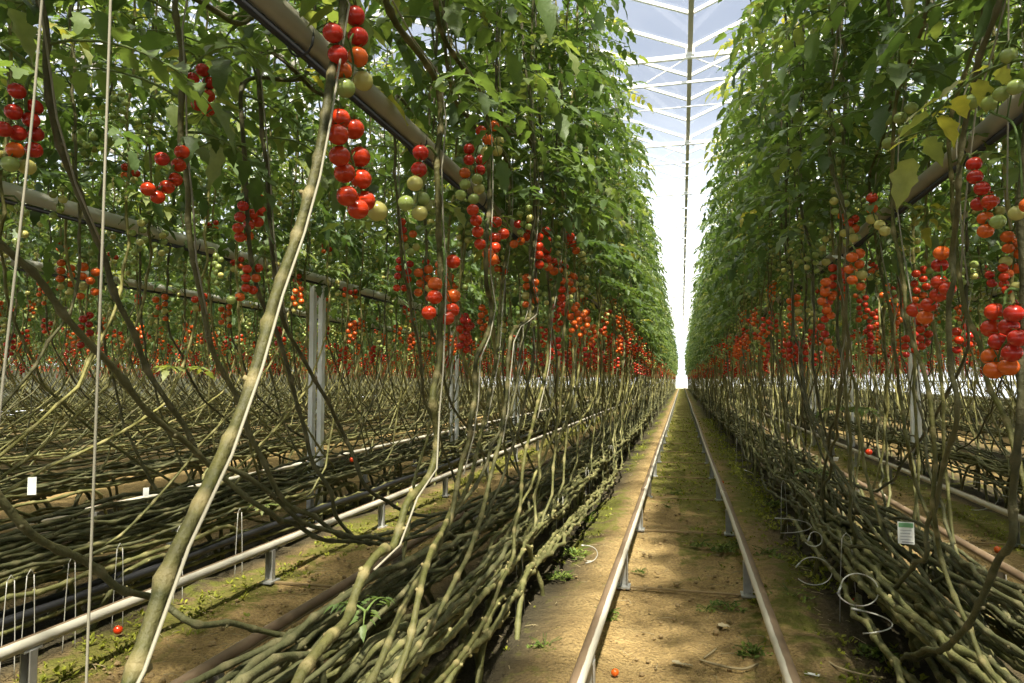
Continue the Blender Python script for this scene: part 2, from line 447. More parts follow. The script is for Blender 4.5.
def place_full(v, loc, rz, sx, label, group):
    """a near plant: stem, twine, foliage and trusses are parts, each fruit a sub-part"""
    root = thing('tomato_plant', label, 'plant', loc, rz, group); root.scale = (sx, 1, 1)
    link('stem', v.stem, root); link('twine', v.twine, root); link('foliage', v.fol, root)
    for lay, fine, full, _ in v.truss:
        t = link('fruit_truss', fine, root)
        for c, r, k in lay:
            o = link('tomato', tomato_mesh[k], t, c); o.scale = (r, r, r)
    return root
def place_mid(v, loc, rz, sx, label, group):
    root = thing('tomato_plant', label, 'plant', loc, rz, group); root.scale = (sx, 1, 1)
    link('stem', v.stem, root); link('foliage', v.fol, root)
    for lay, fine, full, _ in v.truss: link('fruit_truss', full, root)
    return root

# ------------------------------------------------------------------ plants traced one by one near the camera
def hero(label, trace, top, r, trusses=(), tail=(), leaves=(1.6, 3.7), dark=False, group=None, twine=None, leafkw=None):
    """trace: (px, py, X) from the lowest seen point upward; tail: extra world points before it; top: world points after it"""
    P = [Vector(t) for t in tail] + [PX(*t) for t in trace] + [Vector(t) for t in top]
    path = resample(P, 0.018)
    foot = min(path, key=lambda p: abs(p.z - 0.5)); base = Vector((foot.x, foot.y, 0))
    root = thing('tomato_plant', label, 'plant', base, 0, group)
    sb = MB(); stem_mesh(sb, path, r * (0.72 if dark else 0.76), r * 0.55, 10, 0, 5, 0.006 if dark else 0.0035); sb.obj('stem', [M['stem_dark' if dark else 'stem_mid']], root, off=base)
    if twine:
        tb = MB(); tp = [p for p in path if p.z > twine]
        tb.tube([p + Vector((0.006 + r * 0.85, -r * 0.75, 0)) for p in tp[::7]], 0.0021, 5); tb.obj('twine', [M['twine']], root, off=base)
    if leaves:
        fb = MB(); foliage(fb, path, leaves[0], leaves[1], 0.066 if dark else 0.085, **(leafkw or {})); fb.obj('foliage', [M['leaf'], M['truss_stalk']], root, off=base)
    for X, dpx, fruits in trusses:
        lay = []
        for px, py, c in fruits:
            p = PX(px, py, X); d = (p - CAMP); zc = d.length / ray(px, py).length
            rr = dpx * zc / F / 2; best = None
            for k in range(60):
                o = 0.004 * ((k + 1) // 2) * (1 if k % 2 else -1); q = p + d.normalized() * o
                if all((q - a[0]).length >= (rr + a[1]) * 0.97 for a in lay): best = q; break
            lay.append((best if best is not None else p, rr, c))
        ztop = max(a[0].z for a in lay)
        cand = [p for p in path if p.z > 0.7]
        st = min(cand, key=lambda p: abs(p.z - ztop - 0.03))
        t = MB(); truss_stalk(t, lay, st, 0, True); to = t.obj('fruit_truss', [M['truss_stalk']], root, off=base)
        for c, rr, k in lay:
            o = link('tomato', tomato_mesh[k], to, c - base); o.scale = (rr, rr, rr)
            o.rotation_euler = (U(-.25, .25), U(-.25, .25), R() * 6)
    return root
def fr(s):
    """'x,y,c x,y,c ...' to fruit positions"""
    out = []
    for w in s.split():
        a, b, c = w.split(','); out.append((float(a), float(b), c))
    return out
def tr(X, s): return [(float(w.split(',')[0]), float(w.split(',')[1]), X if len(w.split(',')) < 3 else float(w.split(',')[2])) for w in s.split()]

hero('tomato plant with thickest knobbly stem and long red truss, nearest camera, left of track',
     tr(-.5, '130,683 150,630,-.505 175,560,-.515 208,490,-.53 235,430,-.545 252,380,-.555 262,345,-.56 270,315,-.57 290,260,-.58 310,195,-.59 322,140,-.6 330,90,-.605 338,40,-.61 343,0,-.615'),
     [(-.63, 1.03, 1.75), (-.64, 1.06, 2.3), (-.66, 1.05, 3.0), (-.66, 1.05, 3.8)], 0.0128,
     [(-.60, 21.5, fr('339.6,119,r 353.6,129,r 338,134.7,r 339.6,156,r 359.5,157,r 344.5,173,r 361,179,r 347,196,r 365,201,r 358,209,r 377,211,y')),
      (-.60, 20.5, fr('355,16,d 333,33,d 358,37,d 358,57,o 338,55,d 342,71,o 345,88,g 363,81,y'))],
     [(-.62, -1.9, .25), (-.55, -.9, .36), (-.5, -.1, .46)], (1.72, 3.7), twine=0.55)
hero('tomato plant with straight olive stem, half green truss above and red one lower, left',
     tr(-.55, '290,700,-.52 300,675,-.53 329,638,-.53 348,618,-.54 354,599 364,575 385,550 391,549 399,528 405,506 415,493 429,475 435,452 436,437 433,398 438,371,-.56 441,350,-.56 440,320,-.57 442,300,-.57 440,250,-.58 437,200,-.58 438,150,-.58 441,130,-.58 440,95,-.58'),
     [(-.6, 1.32, 1.75), (-.62, 1.3, 2.4), (-.63, 1.3, 3.8)], 0.0122,
     [(-.56, 15.2, fr('435,284,o 434.7,297,r 429,312.7,r 453,261.5,r 453,296,o 452,310,r 447,318,r')),
      (-.58, 16.4, fr('420.6,152.7,d 419,169.5,d 415,183.5,y 406,203,g 421.6,199,g 419.6,213,y'))],
     [(-.6, -.8, .2), (-.56, .3, .3)], (1.62, 3.7), twine=0.62)
hero('tomato plant with long orange tipped red truss, next right of the half green truss',
     tr(-.58, '380,660,-.56 400,612,-.57 430,560 452,512 456,487 462,463 468,444 470,421 475,396 476,359 486,336 491,318 492,303 487,284 486,264 487,239 489,200,-.6 489,160,-.6 485,110,-.6'),
     [(-.62, 1.72, 1.9), (-.62, 1.72, 2.6), (-.64, 1.7, 3.8)], 0.0108,
     [(-.59, 12.3, fr('472.8,209.8,r 476,220.5,r 477.7,231.8,r 480,244,r 488,253.5,o 495,247.5,r 495,238,r 496,222,r 503.4,233.8,r 493,259,o')),
      (-.60, 11.3, fr('481,131,r 488,139.6,o 494,126,o 486,152,y 497,151,y 499,142,y')),
      (-.68, 11.5, fr('469,149,d 469,160,d 481,160,d 480,170,d 465,173,o 465,184.5,g 479,189,y 460.5,195,g 477,179,g 473.6,199,g'))],
     [(-.6, -.6, .22), (-.6, .5, .3)], (1.74, 3.75), twine=0.7)
hero('tomato plant with long even red truss in two columns, left of track',
     tr(-.6, '450,590,-.58 475,535,-.58 490,480 495,460 503,420 506,400 508,360 513,332 521,325 536,305 530,282 534,239 536,200 533,150'),
     [(-.63, 2.4, 1.9), (-.63, 2.4, 2.7), (-.64, 2.4, 3.8)], 0.0100,
     [(-.60, 9.4, fr('546,230.7,r 539,237,r 547,240,r 539,246,r 547,250,r 539,255,r 547,258.6,r 539.6,264.5,r 548.4,267,o 553.7,262,r 554,271,o')),
      (-.66, 9, fr('518,224,d 529,221,d 529,230,d 526,237,r 521,241,o 514,244,o'))],
     [(-.6, -.2, .2), (-.62, .7, .27)], (1.80, 3.75), twine=0.75)
hero('tomato plant with red to yellow slanting truss and red truss under it, left',
     tr(-.6, '490,610,-.58 505,573,-.58 513,553 515,530 520,506 522,471 534,421 540,394 547,363 549,324 556,282 560,249 563,200 562,160'),
     [(-.63, 2.95, 2.0), (-.63, 2.95, 2.8), (-.64, 2.95, 3.8)], 0.0098,
     [(-.58, 8.3, fr('568,229,r 570.7,236.5,r 572.7,243.5,r 576,250.5,o 582,255,y 585,260,y')),
      (-.60, 8.3, fr('562,281,o 562,289.5,r 561.5,297.7,r 563.5,305,r 565,312.5,r 571,317,r 577,315,r 574,306,g 570,301,g 586,312,r 587,320,o 585,328,y'))],
     [(-.6, .1, .2), (-.6, .9, .28)], (1.80, 3.75), twine=0.8)
hero('tomato plant whose slim olive stem drops to the bottom edge in front of the bundle',
     tr(-.5, '392,700 397,683 411,642 418,598,-.51 428,560,-.54 447,520,-.58 470,480,-.62 480,440,-.64 488,400,-.66 497,350,-.68 500,300,-.7 508,240,-.7 510,180,-.7'),
     [(-.7, 2.0, 1.9), (-.7, 2.0, 2.7), (-.7, 2.0, 3.8)], 0.0095, [], [(-.55, .2, .18), (-.5, .75, .22)], (1.6, 3.75), twine=0.8)
# the far side of the same row: stems that sweep down and away from the camera
hero('tomato plant whose dark stem sweeps across the far left edge down to the bundle',
     tr(-1.0, '390,544,-.98 357,541 323,541 293,524,-1.02 256,505 220,475,-1.04 184,439,-1.05 141,405,-1.05 111,365,-1.05 77,328,-1.05 37,279,-1.05 0,244,-1.05 -30,205,-1.05 -45,150,-1.05'),
     [(-1.05, .62, 1.7), (-1.05, .6, 2.4), (-1.05, .6, 3.8)], 0.0102, [], [(-.8, 4.6, .25), (-.85, 3.6, .4), (-.95, 2.6, .4)], (1.66, 3.7), True)
hero('tomato plant with dark red truss at upper far left, long curving dark stem',
     tr(-1.0, '300,518 263,490,-1.02 232,470,-1.04 202,459,-1.06 183.5,425,-1.08 168,402,-1.08 148,371,-1.1 131,331,-1.1 116,297,-1.1 101,250,-1.1 91,230,-1.1 67,168,-1.1 52,111,-1.1 44,67,-1.1 42,0,-1.1'),
     [(-1.1, .9, 1.7), (-1.1, .9, 2.4), (-1.1, .9, 3.8)], 0.0098,
     [(-1.12, 16.5, fr('17,91,d 34,107,d 13.5,112,d 31,120,d 3,129,d 17.5,133,d 35,134,d 15,150,o 34,150,d 10,164,g 27,167,y'))],
     [(-.8, 4.2, .22), (-.85, 3.2, .36), (-.95, 2.2, .42)], (1.50, 3.7), True, twine=1.2)
hero('tomato plant with two red trusses one below the other, grey stem, upper left',
     tr(-1.0, '330,530 313,517 280,493 256,445,-1.03 236,398,-1.05 215,358,-1.05 202,307,-1.05 192,254,-1.05 189,190,-1.05 182,130,-1.05 183,60,-1.05 176,0,-1.05'),
     [(-1.06, 1.45, 1.85), (-1.06, 1.45, 2.5), (-1.06, 1.45, 3.8)], 0.0105,
     [(-1.05, 13.5, fr('202.5,70,d 192,79,d 209,83,d 198,92,d 208,96,r 198,104.5,d 208,110,r 217,120,g')),
      (-1.0, 14.5, fr('182,152,r 162,159,d 178.5,165,r 175,179.5,r 167,187,r 148,189,r 157.6,197,r'))],
     [(-.8, 4.9, .25), (-.9, 3.6, .35), (-1, 2.7, .4)], (1.50, 3.7), True, twine=1.1)
hero('tomato plant with small red trusses left of thick stem, dark stem curving to dark rail',
     tr(-1.0, '441,514,-.95 414,514 384,500 360,477 350,445,-1.03 323,398,-1.05 303,358,-1.05 283,321,-1.05 273,260,-1.05 268,190,-1.05 262,120,-1.05 258,60,-1.05'),
     [(-1.06, 1.9, 1.85), (-1.06, 1.9, 2.5), (-1.06, 1.9, 3.8)], 0.0095,
     [(-1.06, 11.2, fr('259,199,r 243,206,d 261,211,r 252,214,r 240,217,d 258,222,r 249,225,r 238,228,r 240,237,r 248,236,o 270,199,g')),
      (-1.06, 9.5, fr('247,269,r 258,268,r 246,278,r 256,278,o 246,288,r 253,290,r 240,297,o 231,300,g'))],
     [(-.8, 5.2, .25), (-.9, 4, .35), (-.95, 3.1, .4)], (1.52, 3.7), True, twine=1.1)
hero('fruitless tomato plant with bare dark stem dipping to the rail, left of track',
     tr(-1.0, '350,534 337,517 327,487 313,459,-1.03 303,419,-1.04 290,378,-1.05 276,331,-1.06 262,300,-1.06 250,240,-1.06 246,170,-1.06 240,90,-1.06'),
     [(-1.06, 1.75, 1.85), (-1.06, 1.75, 2.5), (-1.06, 1.75, 3.8)], 0.0090, [], [(-.85, 4.7, .2), (-.9, 3.7, .35), (-.98, 2.6, .4)], (1.6, 3.7), True)
hero('tomato plant with two short deep red trusses side by side behind straight olive stem',
     tr(-1.02, '470,520,-.95 455,480,-.98 440,440,-1 425,400 418,350 410,300 402,255 397,210 396,160 394,100'),
     [(-1.05, 2.75, 2.0), (-1.05, 2.75, 2.8), (-1.05, 2.75, 3.8)], 0.0088,
     [(-1.04, 7.6, fr('399.5,260.5,d 410,264,d 399,268,r 408,271.5,d 397.6,276,d 408,279.5,r 396.6,288,r 404.5,288,r')),
      (-1.04, 7.6, fr('426,262,d 425,270,d 424.6,277,r 429,282,d 425,286,r')),
      (-1.02, 8.2, fr('402,222,r 403,230,d 404,238,o 413,234,o 405,246,g 416,247,y 411,252,g'))],
     [(-.8, 6, .25), (-.9, 4.8, .35), (-.95, 3.8, .4)], (1.50, 3.7), True, twine=1.1)
hero('tomato plant lying low across the bottom left corner, dark stem passing behind the thick stem',
     tr(-1.02, '300,640,-.9 236,625,-.95 180,617,-.98 158,601 118,588 84,561 20,527 0,497 -40,440 -70,360'),
     [(-1.04, .45, 1.3), (-1.05, .35, 1.9), (-1.05, .3, 3.7)], 0.0105, [], [(-.8, 3.4, .2), (-.85, 2.4, .25)], (1.7, 3.7), True)
# right of the track
hero('tomato plant with slender pale stem slanting before the grow pipe, right of track',
     tr(.62, '960,610,.64 940,550,.64 935,508 934.5,459.5 933.6,431 930,401.5 923,371.6 913.4,343.5 905.5,305.6 902,274 895,237 891.5,204 893,150 896,100'),
     [(.64, 2.0, 1.9), (.64, 2.0, 2.7), (.64, 2.0, 3.8)], 0.0088,
     [(.63, 11, fr('872,197.7,r 872,208.5,o 871.8,219,y 879.7,225,y 885,231,y')),
      (.62, 12.5, fr('887.5,119.5,g 900,118,g 904.5,130.5,g 888.5,143,g 911,108,g'))],
     [(.9, -.3, .2), (.8, .6, .28)], (1.66, 3.7), twine=1.1)
hero('tomato plant with the dark twisted stem and fat red truss beside it, right of track',
     tr(.62, '890,600,.7 918,562,.64 928,548 926.6,529 935,508 940,481.6 947.7,450 956.5,422.6 958,398 953,375 951,328 951,300 954,279 950,260 954,230 957,215 960,190 962,140'),
     [(.64, 1.55, 1.75), (.64, 1.55, 2.5), (.65, 1.55, 3.8)], 0.0098,
     [(.62, 15.5, fr('941.5,253,o 939.8,265,d 939,282,r 947.7,289,r 938,295,r 929,304.7,r 914.6,310,r 925,317.5,o')),
      (.60, 15, fr('974,164,d 975,177,d 982,188.5,d 989.5,201.7,r 979,204,d 985.5,218.4,o 985.5,231,o 997.8,221.6,g'))],
     [(.9, 4.2, .2), (.85, 3.2, .33), (.78, 2.4, .36)], (1.66, 3.7), True, twine=1.2)
hero('tomato plant with the biggest bunch of red fruit, against the right edge',
     tr(.58, '905,660,.66 923,651,.62 960,635,.58 977,611 1000,554 1011,541 1013,500 1019,460 1022,400 1020,340 1020,280 1021,230 1024,170 1026,110'),
     [(.6, 1.18, 1.7), (.6, 1.18, 2.4), (.62, 1.18, 3.8)], 0.0108,
     [(.56, 18.8, fr('994.8,311.7,r 1013.6,313.5,d 990.8,328.4,r 1008.7,326.7,d 998.7,341.6,d 1018,338,d 991.6,356.7,o 1011.8,353,d 994,370,o 1009,367,o')),
      (.56, 16, fr('971.7,102,g 990,103,g 1002,93.6,g 1015.5,87,g 1008.7,55.6,g 1017,213,y 1028,205,o'))],
     [(.9, 3.6, .2), (.85, 2.7, .3), (.75, 2.1, .28)], (1.50, 3.7), True)
hero('tomato plant with thin pale stem leaning in from the lower right corner',
     tr(.72, '1060,590 1035,530 1024,480 1014,449 1000,410 985,372 979,346 972,330 965,309 961,280 957,253 955,235 953,190 950,130'),
     [(.78, 2.0, 1.9), (.78, 2.0, 2.6), (.78, 2.0, 3.8)], 0.0085,
     [(.8, 9.5, fr('1003,268,r 1004,277,r 1004,284,r 1007,290,r 1016,286,y 990,275,d 992,283,d'))],
     [(1.0, -.6, .2), (.85, .4, .3)], (1.55, 3.7), twine=1.2)
hero('tomato plant with red truss ending orange beside a bent dark stem, right of the track',
     tr(.65, '830,530,.72 822,497 825,467 831.6,431 841,394 842,363 837,339 838,300 840,250 843,200'),
     [(.66, 3.0, 1.9), (.66, 3.0, 2.7), (.66, 3.0, 3.8)], 0.0095,
     [(.63, 8.2, fr('829,302,r 826,311,r 825,319,r 821,327,r 813,330,r 825,334,d 828,342,o 830,349,o')),
      (.64, 9.8, fr('843,215.7,o 849,222,o 850.5,231,y 853,238,y 848,243,y')),
      (.66, 8.2, fr('848,266.6,o 844,275,r 849,280,r'))],
     [(.95, 6, .2), (.9, 5, .33), (.8, 4, .36)], (1.70, 3.75), True, twine=1.2)
hero('tomato plant with pale crooked stem beside the white paper tag, right of track',
     tr(.72, '930,520,.8 915,480,.78 907,440 901,400,.74 896,360 890,310 880,270 874,230 870,180'),
     [(.74, 2.7, 1.9), (.74, 2.7, 2.7), (.74, 2.7, 3.8)], 0.0085,
     [(.7, 8.4, fr('816,246,g 811,253,g 820,252,g 826,262,y'))],
     [(.95, .6, .2), (.9, 1.3, .32)], (1.52, 3.75), twine=1.2)

# ------------------------------------------------------------------ rows of plants
ROWS = [-.82, .82] + [s * (.82 + 1.6 * k) for k in range(1, 15) for s in (-1, 1)]
ROWS = [x for x in ROWS if -23.5 < x < 11]
spots = []           # (x, y, rz, sx, variant, row)
for row in ROWS:
    far = abs(row) > 1
    for sub in (-.2, .2):
        y = -7.0 if not far else (-5.0 if abs(row) < 4.5 else max(0.3, abs(row + sub) / 1.45 - 2.2))
        yend = 78 if not far else (78 if abs(row) < 9 else 60)
        while y < yend:
            sp = 0.25 if abs(row) < 3 else 0.34
            if y < 0: sp *= 0.6
            if y > 25: sp *= 1.25
            if y > 45: sp *= 1.3
            y += sp * U(0.75, 1.25)
            rz = 0.0 if sub > 0 else math.pi
            if R() < (0.45 if row > 0 and sub < 0 else 0.15): rz = math.pi - rz
            x = row + sub + U(-.05, .05)
            if not far:
                if row < 0 and sub > 0 and y < 2.55: continue
                if row < 0 and sub < 0 and -0.3 < y < 2.3: continue
                if row > 0 and sub < 0 and -0.6 < y < 2.55: continue
                if row > 0 and sub > 0 and -0.3 < y < 1.3: continue
                if y < -.1 and R() < .45: rz = math.pi
            if not far: x += math.copysign(0.04, row) * min(1, max(0, (y - 5) / 8))
            sx = (1 if sub > 0 else -1) * (1 if rz == 0.0 else -1)      # lying stems gather over the middle of their row
            spots.append((x, y, rz, sx, random.choice((1, 3, 5, 7, 9, 11)) if far and R() < .65 else random.randrange(12), row))
# only plants that some part of the picture can show, nearest first
def key(s):
    zc = -s[0] * math.sin(YAW) + s[1] * math.cos(YAW); return zc
def shown(s):
    x, y = s[0], s[1]; xc = x * math.cos(YAW) + y * math.sin(YAW); zc = key(s)
    return zc > -7.5 and (abs(xc) < 0.80 * max(zc, 0) + 2.6 or zc < 3)
spots = [s for s in spots if shown(s)]
spots.sort(key=lambda s: math.hypot(s[0], s[1]))
N_HERO = 20; ROWNAME = {}
def rowname(row):
    k = int(round((abs(row) - .82) / 1.6))
    side = 'left' if row < 0 else 'right'
    return ['first', 'second', 'third', 'fourth', 'fifth'][min(k, 4)] + f' row {side} of middle track'
ORD = 'first second third fourth fifth sixth seventh eighth ninth tenth eleventh twelfth thirteenth fourteenth fifteenth sixteenth seventeenth eighteenth nineteenth twentieth'.split()
count = {}
FRONT = [s for s in spots if key(s) > 0.5 and abs(s[0] * math.cos(YAW) + s[1] * math.sin(YAW)) < 0.80 * key(s) + 0.4]
INDIV = FRONT[:300 - N_HERO]; INSET = set(id(s) for s in INDIV); REST = [s for s in spots if id(s) not in INSET]
proto = {}
for i, (x, y, rz, sx, vi, row) in enumerate(INDIV):
    d = math.hypot(x, y); inner = (abs(x) < abs(row)); side = 'left' if row < 0 else 'right'
    k = int(round((abs(row) - .82) / 1.6)); face = 'track side' if inner else 'far side'
    key2 = (row, inner); n = count[key2] = count.get(key2, 0) + 1
    if k == 0 and n <= 14 and y > 1:
        label = f'{ORD[n - 1]} plain tomato plant beyond the big ones, {face}, first row {side} of track'; group = None
    elif k == 0 and y < 1:
        label = f'tomato vine lying in the nearest bundle {side} of the track'; group = f'vines from behind the camera, {side}'
    else:
        band = 'nearby' if d < 4.5 else ('a few metres off' if d < 7 else 'well along')
        label = f'bare-stemmed tomato plant {band}, {face}, {rowname(row)}'; group = f'tomato plants {band}, {face} of {rowname(row)}'
    v = VARS[vi]
    if d < 4.3 and k == 0: place_full(v, (x, y, 0), rz, sx, label, group)
    else:
        if i > len(INDIV) - 40: v = VARS[12 + (i * 3) % 8]
        o = place_mid(v, (x, y, 0), rz, sx, label, group)
        proto.setdefault(VARS.index(v), o)
# the remaining plants, one object
def distant(spots):
    me = bpy.data.meshes.new('distant_tomato_plants')
    me.from_pydata([(s[0], s[1], 0) for s in spots], [], [])
    for nm, dt in (('turn', 'FLOAT_VECTOR'), ('pick', 'INT'), ('size', 'FLOAT_VECTOR')): me.attributes.new(nm, dt, 'POINT')
    ids = sorted(proto); lo = [i for i, k in enumerate(ids) if k >= 12]; hi = [i for i, k in enumerate(ids) if k < 12]
    me.attributes['turn'].data.foreach_set('vector', [c for s in spots for c in (0.0, 0.0, s[2])])
    me.attributes['pick'].data.foreach_set('value', [random.choice(hi if s[1] < 0 else ([i for i in lo if ids[i] % 2] if abs(s[5]) > 1 and R() < .65 else lo)) for s in spots])
    me.attributes['size'].data.foreach_set('vector', [c for s in spots for c in (s[3], 1.0, U(0.97, 1.03))])
    o = link('distant_tomato_plants', me); o['kind'] = 'stuff'
    tag(o, 'mass of tomato plants filling the rest of the rows, too many to count', 'plants')
    g = bpy.data.node_groups.new('distant_plants', 'GeometryNodeTree')
    g.interface.new_socket('Geometry', in_out='INPUT', socket_type='NodeSocketGeometry')
    g.interface.new_socket('Geometry', in_out='OUTPUT', socket_type='NodeSocketGeometry')
    N = g.nodes.new; gi = N('NodeGroupInput'); go = N('NodeGroupOutput'); out = N('GeometryNodeJoinGeometry')
    m2p = N('GeometryNodeMeshToPoints'); g.links.new(gi.outputs[0], m2p.inputs['Mesh'])
    def na(name, dt):
        x = N('GeometryNodeInputNamedAttribute'); x.data_type = dt; x.inputs['Name'].default_value = name; return x.outputs['Attribute']
    kids = {k: list(proto[k].children) for k in ids}
    for pick in (lambda c: [q for q in c if q.name.startswith('stem')][0], lambda c: [q for q in c if q.name.startswith('foliage')][0],
                 lambda c: [q for q in c if q.name.startswith('fruit')][0], lambda c: [q for q in c if q.name.startswith('fruit')][1]):
        jo = N('GeometryNodeJoinGeometry')
        for k in reversed(ids):
            oi = N('GeometryNodeObjectInfo'); oi.inputs['Object'].default_value = pick(kids[k]); oi.inputs['As Instance'].default_value = True
            oi.transform_space = 'ORIGINAL'; g.links.new(oi.outputs['Geometry'], jo.inputs[0])
        ip = N('GeometryNodeInstanceOnPoints'); ip.inputs['Pick Instance'].default_value = True
        g.links.new(m2p.outputs[0], ip.inputs['Points'])
        g.links.new(jo.outputs[0], ip.inputs['Instance']); g.links.new(na('pick', 'INT'), ip.inputs['Instance Index'])
        g.links.new(na('turn', 'FLOAT_VECTOR'), ip.inputs['Rotation']); g.links.new(na('size', 'FLOAT_VECTOR'), ip.inputs['Scale'])
        g.links.new(ip.outputs[0], out.inputs[0])
    g.links.new(out.outputs[0], go.inputs[0])
    o.modifiers.new('rows', 'NODES').node_group = g
    return o
distant(REST)

# ------------------------------------------------------------------ ground
def hash2(i, j): 
    h = math.sin(i * 127.1 + j * 311.7) * 43758.5453; return h - math.floor(h)
def vnoise(x, y):
    i, j = math.floor(x), math.floor(y); u, v = x - i, y - j; u = u * u * (3 - 2 * u); v = v * v * (3 - 2 * v)
    a = hash2(i, j) * (1 - u) + hash2(i + 1, j) * u; b = hash2(i, j + 1) * (1 - u) + hash2(i + 1, j + 1) * u
    return a * (1 - v) + b * v
def sm(a, b, x):
    t = min(1, max(0, (x - a) / (b - a))); return t * t * (3 - 2 * t)
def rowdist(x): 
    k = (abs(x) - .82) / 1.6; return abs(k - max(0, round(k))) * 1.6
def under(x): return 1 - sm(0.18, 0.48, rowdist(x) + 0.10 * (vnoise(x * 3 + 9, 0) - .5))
def mossy(x, y):
    m = 0.15
    a = abs(x)
    m += 0.75 * math.exp(-((x + .55) / .14) ** 2) * vnoise(y * 1.7 + 3, x * 3)
    m += 0.62 * math.exp(-((x - .50) / .20) ** 2) * (0.25 + vnoise(y * 1.3 + 11, x * 3))
    if abs(x) < .3:
        m += sm(2.6, 5.5, y) * (0.25 + 0.65 * vnoise(y * 1.4, x * 2.5 + 4)) + 0.35 * sm(.08, .28, x) * vnoise(y * 2.1 + 7, 2)
        m += 0.5 * sm(9, 22, y)
        if x < -.02 and y < 6: m -= 0.35
    elif a > 1.1:
        m += 0.9 * math.exp(-((a - 1.98) / .14) ** 2) * (.3 + vnoise(y * 1.5, x)) + 0.35 * vnoise(y * 1.1, x * 2) 
    return m
def ground():
    xs = []; x = -18.0
    while x < 13.5:
        xs.append(x); a = abs(x); x += 0.03 if a < 1.2 else (0.06 if a < 2.8 else (0.25 if a < 6 else 1.0))
    ys = []; y = -3.0
    while y < 84: ys.append(y); y += 0.045 if 0.8 < y < 6 else (0.12 if y < 14 else 0.9)
    vs = []; mo = []; un = []
    for y in ys:
        for x in xs:
            z = 0.022 * (vnoise(x * 2.3, y * 2.3) - .5) + 0.020 * (vnoise(x * 7, y * 7) - .5) + 0.012 * (vnoise(x * 19, y * 19) - .5)
            z += 0.025 * math.exp(-((abs(x) - .42) / .12) ** 2)
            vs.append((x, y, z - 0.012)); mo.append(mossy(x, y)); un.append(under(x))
    n = len(xs); fs = [(j * n + i, j * n + i + 1, (j + 1) * n + i + 1, (j + 1) * n + i) for j in range(len(ys) - 1) for i in range(n - 1)]
    me = bpy.data.meshes.new('floor'); me.from_pydata(vs, [], fs); me.materials.append(M['ground'])
    me.polygons.foreach_set('use_smooth', [True] * len(fs))
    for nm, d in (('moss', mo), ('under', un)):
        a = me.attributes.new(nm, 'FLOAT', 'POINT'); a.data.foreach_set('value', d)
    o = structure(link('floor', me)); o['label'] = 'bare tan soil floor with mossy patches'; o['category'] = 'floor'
ground()
# clods, moss and litter: nobody could count them
b = MB()
for _ in range(7000):
    y = 1.4 + 7 * R() ** 1.7; x = random.choice((U(-.6, .6), U(-1.95, -1.2), U(1.2, 2)))
    if under(x) > 0.6 and R() < .6: continue
    r = 0.0022 + 0.010 * R() ** 5 * (1.4 if R() < .1 else 1)
    b.ball((x, y, r * .2 - 0.004), r, 6, 4, 0, U(.5, .9))
o = b.obj('soil_clods', [M['pebble']], smooth=False); o['kind'] = 'stuff'; tag(o, 'loose clods and pebbles strewn over the soil', 'clods')
b = MB()
def sprig(b, p, s, n, lo=0.15, hi=1.1, mi=0):
    for k in range(n):
        az = R() * 6.28; el = U(lo, hi); d = Vector((math.cos(az) * math.cos(el), math.sin(az) * math.cos(el), math.sin(el)))
        q = p + Vector((U(-1, 1), U(-1, 1), 0)) * s * .35; L = s * U(.5, 1); sd = d.cross(Vector((0, 0, 1))).normalized() * L * U(.16, .3)
        m = q + d * L * .55 + Vector((0, 0, L * .08)); e = q + d * L
        b.add([q, m - sd, e, m + sd], [(0, 1, 2), (0, 2, 3)], mi, R())
n = 0
while n < 9500:
    y = 1.45 + 16 * R() ** 1.8; x = random.choice((U(-.75, .8), U(.28, .8), U(-2.2, -1.25), U(1.2, 2.3)))
    if mossy(x, y) + (vnoise(x * 11, y * 11) - .5) * 1.0 + (.34 if .28 < x < .75 else 0) < 0.62: n += 0.2; continue
    sprig(b, Vector((x, y, -0.006)), U(.010, .034) * (1 + y * .05), 4); n += 1
o = b.obj('moss', [M['moss']], smooth=False); o['kind'] = 'stuff'; tag(o, 'yellow green moss and seedlings carpeting the soil by the rails', 'moss')
b = MB()
for _ in range(1100):
    y = U(1.5, 7); x = random.choice((U(-.7, .75), U(-2, -1.2), U(1.2, 2.0))); a = R() * 6.28; L = U(.015, .07)
    d = Vector((math.cos(a), math.sin(a), U(-.05, .15))) * L; p = Vector((x, y, .004))
    b.tube([p, p + d * .5 + Vector((U(-.006, .006), U(-.006, .006), .003)), p + d], 0.0013, 4, 0)
o = b.obj('straw_litter', [M['twig']]); o['kind'] = 'stuff'; tag(o, 'bits of straw and dead stalk littering the soil', 'litter')

